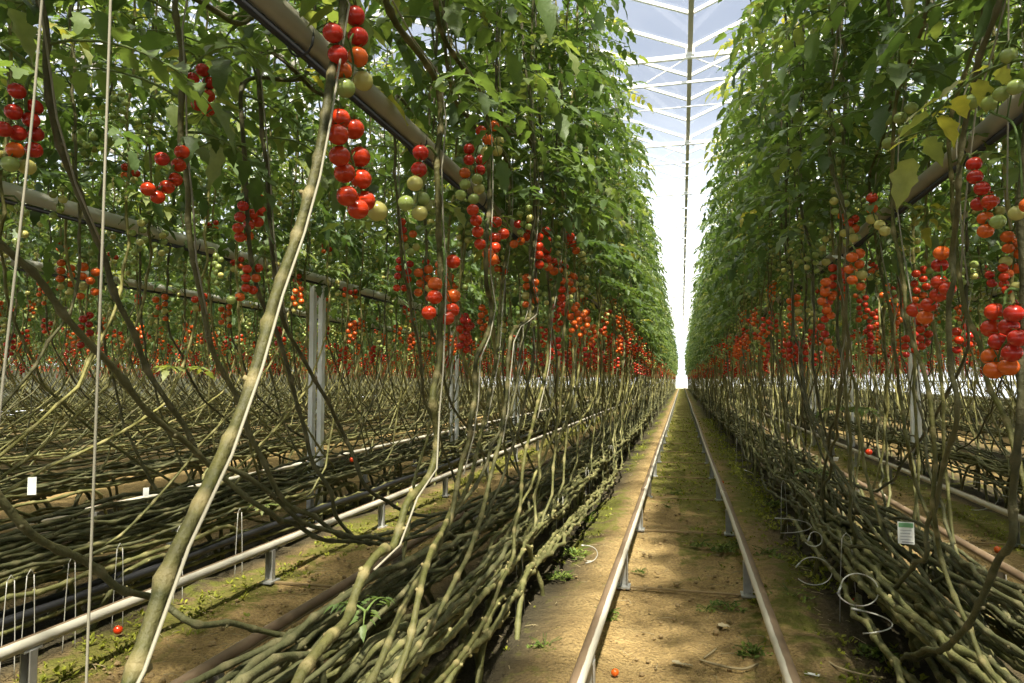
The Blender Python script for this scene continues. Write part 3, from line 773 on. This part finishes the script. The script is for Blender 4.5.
def weed(px, py, s, label, n=26):
    p = PZ(px, py, 0); r = thing('weed_tuft', label, 'weed', (p.x, p.y, -0.004), R() * 6)
    b = MB()
    for k in range(n):
        a = R() * 6.28; q = R() ** .6 * s * .8
        sprig(b, Vector((math.cos(a) * q, math.sin(a) * q * .7, U(0, .25) * s * (1 - q / s))), s * U(.2, .38), 4, .0, .8)
    b.obj('leaves', [M['weed']], r, smooth=False)
    b = MB()
    for k in range(6):
        az = R() * 6.28; b.tube([(0, 0, 0), (math.cos(az) * s * .3, math.sin(az) * s * .3, s * .35), (math.cos(az) * s * .7, math.sin(az) * s * .7, s * .45)], 0.0012, 4)
    b.obj('stalk', [M['weed']], r)
for px, py, s, lab in [
    (722, 550, .13, 'large green weed tuft touching the inside of the right rail'),
    (738, 546, .10, 'green weed tuft against the foot of the right rail'),
    (700, 545, .08, 'small weed tuft left of the large one by the right rail'),
    (640, 572, .05, 'small yellow weed beside the sunlit patch inside the left rail'),
    (706, 609, .06, 'low dark weed on the path just past the bright cross tie'),
    (728, 607, .09, 'low weed mat beneath the right rail beyond the dry leaf'),
    (752, 655, .10, 'dark weed tuft at the bottom beside the right rail'),
    (607, 617, .08, 'dark weed clump just inside the left rail near the bottom'),
    (676, 494, .08, 'flat dark weed in the middle of the path'),
    (668, 507, .05, 'tiny dark weed nearer than the flat one mid path'),
    (775, 505, .12, 'leafy weed to the right of the right rail'),
    (768, 555, .12, 'yellowish weed outside the right rail at its bend'),
    (790, 600, .12, 'green weed between right rail and white loops'),
    (575, 555, .12, 'green weed at foot of the left bundle by the white clip'),
    (560, 578, .10, 'pale leafed weed under the left bundle'),
    (585, 520, .12, 'bright mossy weed by the left bundle, half way along'),
    (545, 650, .09, 'weed near bottom edge outside the left rail'),
    (880, 655, .10, 'leafy seedling under the right bundle at the bottom edge'),
    (960, 655, .10, 'broad leafed seedling growing through the right bundle')]:
    weed(px, py, s, lab, 34)

# ------------------------------------------------------------------ pipe rail tracks
def track(cx, half, label, y0, y1, ysup, sup_end, sup_far, zt=0.187):
    root = thing('pipe_rail_track', label, 'rails', (cx, 0, 0))
    rr = 0.0205; zc = zt - rr
    for s in (-1, 1):
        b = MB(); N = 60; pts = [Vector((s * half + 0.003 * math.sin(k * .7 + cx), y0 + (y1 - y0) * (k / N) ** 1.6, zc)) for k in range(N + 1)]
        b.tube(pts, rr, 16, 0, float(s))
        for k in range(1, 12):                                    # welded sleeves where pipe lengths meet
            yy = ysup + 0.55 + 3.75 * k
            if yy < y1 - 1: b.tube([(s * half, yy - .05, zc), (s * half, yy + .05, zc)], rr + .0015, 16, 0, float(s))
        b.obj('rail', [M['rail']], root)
    def support(b, s, y):
        hh = (zc - rr) / 2 + .012
        b.box((s * half, y + .010, (zc - rr) / 2 - .01), (.019, .002, hh))                # a U of folded steel
        for q in (-1, 1): b.box((s * half + q * .0175, y - .002, (zc - rr) / 2 - .01), (.002, .012, hh))
        b.box((s * half, y, zc - rr + .0015), (.016, .03, .003)); b.box((s * half, y, .0), (.03, .04, .004))
    y = ysup; far = MB()
    while y < sup_far:
        for s in (-1, 1):
            if y < sup_end: b = MB(); support(b, s, y); b.obj('rail_support', [M['galv']], root, smooth=False)
            else: support(far, s, y)
        if y < sup_end:
            b = MB(); b.box((0, y, -.004), (half, .008, .004)); b.obj('cross_tie', [M['pebble']], root, smooth=False)
        y += 1.25
    if far.v: o = far.obj('rail_support', [M['galv']], root, smooth=False); o['kind'] = 'stuff'
track(0, .275, 'middle pipe rail track running straight down the path to the far wall', -1, 79, 0.78, 38, 78)
track(-1.60, .325, 'pipe rail track beyond the left bundle, one light pipe and one dark pipe', -1, 60, 0.45, 14, 30)
track(1.60, .285, 'pipe rail track to the right, half hidden behind the right bundle', -1, 60, 0.9, 14, 30)
track(-3.22, .3, 'pipe rail track two aisles to the left, mostly behind lying stems', 0, 60, 1.0, 16, 30)

# ------------------------------------------------------------------ grow pipes, hoses, wires
def grow_pipe(x, z, label, y0=0.0, y1=60, r=0.029, mat='pipe'):
    root = thing('grow_pipe', label, 'pipe', (x, 0, 0))
    b = MB(); N = 40; b.tube([(0.004 * math.sin(k), y0 + (y1 - y0) * k / N, z + 0.004 * math.cos(k * 1.3)) for k in range(N + 1)], r, 16); b.obj('pipe', [M[mat]], root)
    b = MB(); b.tube([(0.0, y0, z - r - .010), (0.0, y1, z - r - .010)], .009, 8); b.obj('shade_strip', [M['hose']], root)  # black tube drawn in place of the shade along the pipe's underside
    y = y0 + .62; k = 0
    while y < min(y1, 12):
        b = MB(); n = 14
        b.tube([(math.cos(q * 6.283 / n) * (r + .003), y, z - .009 + math.sin(q * 6.283 / n) * (r + .011)) for q in range(n + 1)], .0028, 5); b.obj('strap', [M['strap']], root)
        y += .68
    y = y0 + 1.0
    while y < min(y1, 16):
        b = MB(); b.tube([(0, y, z + r), (0, y, 3.9)], .0016, 4); b.obj('hanger', [M['wire']], root); y += 2.1
grow_pipe(-.80, 1.715, 'grey grow pipe slanting across the upper left among the leaves')
grow_pipe(.83, 1.65, 'grey grow pipe slanting up to the right among the leaves', 0.9)
grow_pipe(-2.42, 1.66, 'pale grow pipe in the second row left, crossing the left edge', 1.0, mat='pipe_pale')
grow_pipe(2.42, 1.66, 'pale grow pipe in the second row right of the track', 1.0, mat='pipe_pale')
grow_pipe(-4.02, 1.69, 'white grow pipe in the third row left', 2.5, mat='pipe_pale')
def hose(x, z, r, label, mat='hose', name='irrigation_hose', y1=40, wig=0.02):
    b = MB(); b.tube([(x + U(-wig, wig), y, z + U(-wig, wig) * .3) for y in [-.8 + .6 * k for k in range(int(y1 / .6))]], r, 10)
    tag(b.obj(name, [M[mat]]), label, 'hose')
hose(-2.24, .14, .017, 'black irrigation hose low in the second row left, beside the light pipe rail')
hose(-2.40, .10, .022, 'thicker black hose under the lying stems of the second row left')
hose(-.84, .06, .02, 'black irrigation hose on the soil under the bundle left of the track')
hose(.86, .06, .02, 'black irrigation hose on the soil under the bundle right of the track')
for x, lab in ((-.62, 'steel crop wire above the track side of left row'), (-1.02, 'steel crop wire above the far side of left row'),
               (.62, 'steel crop wire above the track side of right row'), (1.02, 'steel crop wire above the far side of right row')):
    b = MB(); b.tube([(x, y, 3.85) for y in range(-2, 79, 4)], .0022, 5); tag(b.obj('crop_wire', [M['galv']]), lab, 'wire')
# loose twines
def twine(pts, label, r=.0021):
    b = MB(); b.tube(resample(pts, .05), r, 6); tag(b.obj('twine', [M['twine']]), label, 'twine')
q = PX(102, 230, -.56)
twine([(q.x, q.y, 3.92), (q.x, q.y, 2), (q.x - .002, q.y + .003, 1.1), (q.x, q.y, .5), (q.x + .002, q.y, .2)], 'straight vertical twine hanging free by the left edge, nearest the camera', .0014)
twine([PX(70, -300, -.64), PX(42, 0, -.64), PX(34, 100, -.64), PX(20, 230, -.64), PX(0, 410, -.64), PX(-10, 520, -.64)], 'slanting twine at the extreme left, beside the dark red truss', .0014)
twine([PX(1008, -200, .62), PX(1008, 120, .62), PX(1007, 200, .62)], 'short twine at the upper right edge above the green fruit', .0016)

# ------------------------------------------------------------------ white double posts in the second rows
def post(x, y, label):
    root = thing('support_post', label, 'post', (x, y, 0))
    for s in (-1, 1):
        b = MB(); b.box((s * .034, 0, .80), (.016, .022, .82)); b.obj('upright', [M['white_paint']], root, smooth=False)
    for k in range(4):
        b = MB(); z = .30 + .38 * k
        b.tube([(-.034, 0, z), (.034, 0, z + (.12 if k % 2 else -.12))], .006, 6); b.obj('rung', [M['white_paint']], root)
PL = 'nearest,second nearest,third,fourth,fifth'.split(',')
for k in range(5): post(-2.46, 4.28 + 2.95 * k, f'{PL[k]} white double post standing in second row left of the track')
for k in range(4): post(2.42, 5.2 + 2.95 * k, f'{PL[k]} white double post standing in second row right of the track')

# ------------------------------------------------------------------ wire stands and plastic loops holding the bundles
def stem_stand(p, h, w, lean, label, group=None, rz=0.0):
    root = thing('stem_stand', label, 'stand', p, rz, group)
    for s in (-1, 1):
        b = MB(); b.tube(resample([(s * w, 0, -.03), (s * w * .8, 0, h * .5), (s * w * .5 + lean, 0, h)], .06), .0015, 6); b.obj('leg', [M['wire']], root)
    b = MB(); b.tube(resample([(-w * .5 + lean, 0, h), (lean, 0, h + .02), (w * .5 + lean, 0, h)], .02), .0015, 6); b.obj('crossbar', [M['wire']], root)
def loop(c, rx, ry, rz, tilt, sweep, label, z0=0.0):
    """one springy white plastic hoop, open at one end"""
    root = thing('plastic_loop', label, 'loop', c, rz); b = MB(); n = 26; pts = []
    for k in range(n + 1):
        t = -sweep / 2 + sweep * k / n
        v = Vector((math.cos(t) * rx, math.sin(t) * ry, .002 * k)); v.rotate(Euler((tilt, 0, 0))); pts.append(v)
    b.tube(pts, .0023, 7); b.obj('hoop', [M['wire']], root)
    b = MB(); b.tube([pts[-1], pts[-1] + (pts[-1] - pts[-3]).normalized() * .03], .0038, 7); b.obj('end_sleeve', [M['galv']], root)
q = PX(812, 572, .54); loop((q.x, q.y, q.z), .075, .055, .2, 1.15, 5.2, 'big open white loop lying nearest the right rail')
q = PX(856, 590, .555); loop((q.x, q.y, q.z), .062, .05, .1, 1.25, 5.9, 'closed white loop standing under the middle of right bundle')
q = PX(785, 528, .53); loop((q.x, q.y, q.z), .13, .03, .15, .9, 3.6, 'flat white loop beside the rails, farther than the big open loop')
q = PX(862, 628, .55); loop((q.x, q.y, q.z), .085, .022, 0, .5, 3.2, 'double flat white loop just below the closed loop')
q = PX(812, 540, .57); loop((q.x, q.y, q.z), .035, .03, .3, 1.2, 5.6, 'small round white loop deep under the right bundle')
q = PX(972, 496, 2.05); loop((q.x, q.y, q.z), .16, .10, 0, 1.4, 3.3, 'arched white hoop beyond the right-hand track')
q = PX(997, 505, 2.05); loop((q.x, q.y, q.z), .12, .05, .3, 1.2, 2.4, 'second pale hoop beyond the right-hand track, lower')
q = PZ(585, 555, .05); loop((q.x, q.y, q.z), .06, .04, .4, 1.2, 3.2, 'pale loop in the dark under the left bundle')
q = PX(742, 478, .56); loop((q.x, q.y, q.z), .12, .06, .2, 1.1, 2.4, 'arched pale loop by the rail, farthest of the white loops')
for px, py, X, h, w, lab in [(848, 600, .64, .42, .05, 'thin wire stand pushed in the soil beside the closed white loop'),
                        (785, 560, .62, .40, .045, 'thin wire stand next to the flat white loop'),
                        (740, 500, .62, .40, .05, 'wire stand under right bundle, farther along the rail'),
                        (520, 625, -.66, .36, .03, 'wire stand under the left bundle closest to the bottom edge'),
                        (560, 560, -.68, .40, .03, 'wire stand under the left bundle beside the white clip'),
                        (588, 520, -.68, .40, .03, 'wire stand under left bundle, farther than the clip'),
                        (612, 490, -.68, .40, .03, 'farthest wire stand seen under the left bundle')]:
    q = PX(px, py, X); stem_stand((q.x, q.y, 0), h - .1, w, U(-.01, .01), lab, None, U(.6, 1.2))
for k, (px, py) in enumerate([(10, 600), (30, 590), (72, 560), (120, 545), (180, 520), (240, 505)]):
    q = PX(px, py, -2.15); stem_stand((q.x, q.y, 0), .30, .022, 0, ['wire stand at the extreme left edge under the second row', 'second wire stand from the left edge, second row left',
        'third wire stand from the left edge, second row left', 'fourth wire stand from left edge, second row left', 'fifth wire stand from left edge, second row left',
        'sixth wire stand from left edge, second row left'][k], None, 1.3)

# ------------------------------------------------------------------ tags, fallen fruit, litter
def card(p, w, h, label, rz, tilt=0.0, lines=True):
    root = thing('paper_tag', label, 'tag', p, rz); root.rotation_euler = (tilt, 0, rz)
    b = MB(); b.box((0, 0, 0), (w / 2, .0008, h / 2)); b.obj('card', [M['card']], root, smooth=False)
    if lines:
        b = MB(); b.box((0, -.0012, h * .36), (w * .44, .0006, h * .10)); b.obj('printed_header', [M['card_green']], root, smooth=False)
        b = MB()
        for k in range(4): b.box((-w * .05 * (k % 2), -.0012, h * (.12 - .14 * k)), (w * (.36 - .05 * (k % 2)), .0005, h * .014))
        b.box((w * .08, -.0012, -h * .42), (w * .34, .0005, h * .026)); b.obj('printed_lines', [M['card_grey']], root, smooth=False)
q = PX(906, 533, .62); card(q, .042, .062, 'white printed tag with a green top, hanging over right bundle', YAW - .35)
q = PX(838, 257, .62); card(q, .038, .030, 'small white card clipped to a stem among the leaves, right', .3, -1.0, False)
q = PX(32, 486, -2.1); card(q, .026, .058, 'white tag hanging at left edge over the lying stems', .5, 0, False)
q = PX(146, 492, -2.2); card(q, .022, .036, 'white tag on lying stems, right of the left edge tag', .6, 0, False)
q = PX(834, 459, .9); card(q, .05, .03, 'crumpled white paper scrap caught behind the right stems', .2, .6, False)
q = PZ(590, 561, .012); card(q, .034, .018, 'white plastic clip lying on soil beside the left rail', .2, 1.35, False)
q = PZ(812, 674, .012); card(q, .045, .026, 'white plastic scrap on the soil outside the right rail at the bottom', -.3, 1.4, False)
def fallen(p, c, r, label):
    root = thing('fallen_tomato', label, 'tomato', p)
    o = link('fruit', tomato_mesh[c], root, (0, 0, r * .9)); o.scale = (r, r, r); o.rotation_euler = (U(.6, 1.4), 0, R() * 6)
    b = MB(); calyx(b, Vector((0, 0, r * .9)), r); b.obj('calyx', [M['truss_stalk']], root)
fallen(PZ(118, 634, 0), 'r', .017, 'small red tomato lying on the moss under the light pipe rail, left')
fallen(PZ(615, 676, 0), 'o', .013, 'split orange red tomato on the path by the left rail at the bottom')
fallen(PZ(722, 484, 0), 'o', .018, 'orange tomato fallen in weeds just right of the right rail')
fallen(PZ(856, 605, 0), 'd', .017, 'dark red tomato on the soil inside the closed white loop')
fallen(PZ(998, 553, 0), 'o', .02, 'orange tomato lying beside the right-hand track')
fallen(PX(869, 455, 1.1), 'r', .02, 'single red tomato resting on the lying stems behind right row')
fallen(PX(352, 462, -2.2), 'r', .018, 'single red tomato resting on lying stems of the second row left')
q = PX(611, 447, -.66); card(q, .05, .035, 'white paper scrap lodged in the lying stems left of the track', .4, .5, False)
def shoot(q, s, label, yellow=False):
    root = thing('leaf_shoot', label, 'leaf', q); b = MB()
    for k in range(3): compound_leaf(b, Vector((0, 0, 0)), 1.2 + k * 2.0 + U(-.3, .3), s, 0.97 if yellow else U(.5, .75), .5, 1.1, small=1.15)
    b.obj('leaves', [M['leaf'], M['truss_stalk']], root)
shoot(PX(366, 612, -.66), .09, 'small green shoot sprouting from the near left bundle')
shoot(PX(852, 412, .85), .16, 'pale green shoot among the stems right of the track')
shoot(PX(815, 472, .72), .10, 'green shoot on top of the right bundle, beyond the paper tag')
shoot(PX(262, 508, -2.2), .10, 'yellowed shoot lying on the stems of the second row left', True)
shoot(PX(178, 372, -2.1), .16, 'withered yellow shoot hanging under the red trusses, second row left', True)
def twig(pts, r, label):
    b = MB(); b.tube(resample(pts, .02), [r] * len(resample(pts, .02)), 6); tag(b.obj('dry_twig', [M['twig']]), label, 'twig')
twig([PZ(700, 660, .008), PZ(722, 666, .012), PZ(742, 669, .01), PZ(758, 664, .01)], .004, 'bent dry twig lying across the path near the bottom')
twig([PZ(704, 658, .008), PZ(712, 652, .014), PZ(716, 649, .012)], .003, 'short dry twig beside the bent one on the path')
twig([PZ(826, 660, .01), PZ(840, 668, .02), PZ(870, 676, .012), PZ(886, 678, .01)], .003, 'thin dry twig under the right bundle near the bottom')
def dryleaf(px, py, s, label):
    p = PZ(px, py, .01); b = MB(); leaflet(b, Vector((0, 0, 0)), Vector((1, U(-.4, .4), .05)), Vector((0, 0, 1)), s, .2)
    b2 = MB(); b2.v = b.v + [Vector(v) - Vector((0, 0, .0012)) for v in b.v]; n = len(b.v)
    b2.f = b.f + [tuple(i + n for i in reversed(f)) for f in b.f]; b2.mi = [0] * len(b2.f); b2.t = [0.0] * len(b2.v)
    o = b2.obj('dry_leaf', [M['dry_leaf']]); o.location = p; tag(o, label, 'leaf')
dryleaf(718, 626, .06, 'flat dry leaf on the path towards the right rail')
dryleaf(672, 661, .045, 'curled dry leaf in the middle of the path at the bottom')
dryleaf(682, 664, .035, 'smaller dry leaf touching the curled one')

# ------------------------------------------------------------------ greenhouse shell
GZ = 6.16; GX = 0.20; SPAN = 3.2; RISE = 0.66
KS = range(-8, 4); X0 = GX + SPAN * KS[0]; X1 = GX + SPAN * KS[-1]; YA, YB = -3.0, 82.0
b = MB()
for k in list(KS)[:-1]:
    a = GX + SPAN * k; m = a + SPAN / 2; e = a + SPAN
    b.add([(a, YA, GZ + .10), (m, YA, GZ + .10 + RISE), (m, YB, GZ + .10 + RISE), (a, YB, GZ + .10)], [(0, 1, 2, 3)])
    b.add([(m, YA, GZ + .10 + RISE), (e, YA, GZ + .10), (e, YB, GZ + .10), (m, YB, GZ + .10 + RISE)], [(0, 1, 2, 3)])
ceil = structure(b.obj('ceiling', [M['glass']], smooth=False)); ceil['label'] = 'pitched glass greenhouse roof'; ceil['category'] = 'roof'
b = MB()
for k in list(KS)[:-1]:
    a = GX + SPAN * k; m = a + SPAN / 2; e = a + SPAN
    near = abs(k + .5) < 2.6; y = YA + .3; st = 1.05
    while y < YB:
        for (p, q) in ((a, m), (e, m)):
            P0 = Vector((p, y, GZ + .08)); P1 = Vector((q, y, GZ + .08 + RISE)); d = (P1 - P0)
            rot = Matrix.Rotation(-math.atan2(d.z, d.x), 3, 'Y')
            b.box((P0 + P1) / 2, (d.length / 2, .024, .024), rot=rot)
        y += st
    b.box((m, (YA + YB) / 2, GZ + .09 + RISE), (.03, (YB - YA) / 2, .03))
b.obj('glazing_bars', [M['white_paint']], ceil, smooth=False)
n = 0
for k in KS:
    b = MB(); x = GX + SPAN * k
    b.box((x, (YA + YB) / 2, GZ), (.030, (YB - YA) / 2, .012)); b.box((x - .030, (YA + YB) / 2, GZ + .05), (.006, (YB - YA) / 2, .05)); b.box((x + .030, (YA + YB) / 2, GZ + .05), (.006, (YB - YA) / 2, .05))
    n += 1; o = structure(b.obj(f'trim_{n}', [M['gutter']], smooth=False)); o['label'] = 'metal rain gutter under the valley of the glass roof'; o['category'] = 'gutter'
y = 10.95 - 4.1 * 3
while y < YB:
    n += 1; b = MB(); xm = (X0 + X1) / 2; hx = (X1 - X0) / 2; zt = GZ - .06; zb = zt - .42
    b.box((xm, y, zt), (hx, .03, .036)); b.box((xm, y, zb), (hx, .018, .018))
    k = 0; x = X0 + .0
    while x < X1 - .4:
        xa, xb = (x, x + .8)
        za, zc = (zb, zt) if k % 2 else (zt, zb)
        b.tube([(xa, y, za), (xb, y, zc)], .010, 6); x += .8; k += 1
    b.tube([(X0, y + .9, GZ - .52), (X1, y + .9, GZ - .52)], .010, 6)
    for kk in KS: b.box((GX + SPAN * kk, y, GZ + .0), (.07, .05, .05))
    o = structure(b.obj(f'trim_{n}', [M['white_paint']], smooth=False)); o['label'] = 'white lattice truss under the glass roof'; o['category'] = 'truss'
    y += 4.1
def glass_wall(name, o, d, L, label, ph=.32):
    """low opaque plinth, glass above, white mullions; runs from o along unit d for L metres"""
    d = Vector(d); o = Vector(o); nx = Vector((-d.y, d.x, 0)); rot = Matrix((d, nx, Vector((0, 0, 1)))).transposed()
    b = MB(); b.box(o + d * L / 2 + Vector((0, 0, ph / 2)), (L / 2, .06, ph / 2 + .01), 1, rot=rot)
    b.box(o + d * L / 2 + Vector((0, 0, 3.3)), (L / 2, .004, 3.0), 0, rot=rot)
    w = structure(b.obj(name, [M['glass'], M['white_paint'] if ph < 1 else M['plinth']], smooth=False)); w['label'] = label; w['category'] = 'wall'
    b = MB(); t = 0
    while t <= L + .01: b.box(o + d * t + Vector((0, 0, 3.3)), (.03, .04, 3.0), 0, rot=rot); t += 1.6
    for z in (.9, 1.5, 2.2, 3.2, 4.5, 6.2): b.box(o + d * L / 2 + Vector((0, 0, z)), (L / 2, .03, .025), 0, rot=rot)
    b.obj('mullions', [M['white_paint']], w, smooth=False)
glass_wall('wall_back', (X0, YB - .2, 0), (1, 0, 0), X1 - X0, 'white framed glass end wall far down the path')
glass_wall('wall_right', (11.2, YA, 0), (0, 1, 0), YB - YA, 'white framed glass side wall behind the rows on the right')
glass_wall('wall_left', (-24.8, YA, 0), (0, 1, 0), YB - YA, 'glass side wall on a high plinth far behind the rows on the left', 1.5)

# ------------------------------------------------------------------ light
w = bpy.data.worlds.new('sky'); SC.world = w; w.use_nodes = True
nt = w.node_tree; nt.nodes.clear()
out = nt.nodes.new('ShaderNodeOutputWorld'); bg = nt.nodes.new('ShaderNodeBackground')
tc = nt.nodes.new('ShaderNodeTexCoord'); sp = nt.nodes.new('ShaderNodeSeparateXYZ'); rp = nt.nodes.new('ShaderNodeValToRGB')
nt.links.new(tc.outputs['Generated'], sp.inputs[0]); nt.links.new(sp.outputs[2], rp.inputs[0]); nt.links.new(rp.outputs[0], bg.inputs[0]); nt.links.new(bg.outputs[0], out.inputs[0])
e = rp.color_ramp.elements
for p, c in ((0.0, (0.95, 0.96, 0.97)), (0.22, (0.60, 0.66, 0.76)), (0.38, (0.235, 0.27, 0.345)), (0.62, (0.19, 0.23, 0.32)), (0.78, (1.0, 0.98, 0.92)), (1.0, (2.1, 2.0, 1.8))):
    if p in (0.0, 1.0): x = [q for q in e if abs(q.position - p) < 1e-4][0]
    else: x = e.new(p)
    x.color = (*c, 1)
bg.inputs[1].default_value = 1.15
sun = bpy.data.lights.new('sun', 'SUN'); sun.energy = 7.5; sun.angle = math.radians(2.0); sun.color = (1.0, 0.93, 0.77)
so = bpy.data.objects.new('sun', sun); COL.objects.link(so)
so.rotation_euler = Vector((-0.19, 0.60, -1.0)).to_track_quat('-Z', 'Y').to_euler()
SC.view_settings.view_transform = 'Standard'; SC.view_settings.look = 'None'; SC.view_settings.gamma = 1.0
SC.view_settings.use_curve_mapping = False; SC.view_settings.exposure = 0.95
try:
    SC.cycles.max_bounces = 5; SC.cycles.diffuse_bounces = 3; SC.cycles.transmission_bounces = 3
    SC.cycles.transparent_max_bounces = 12; SC.cycles.sample_clamp_indirect = 6
except Exception: pass
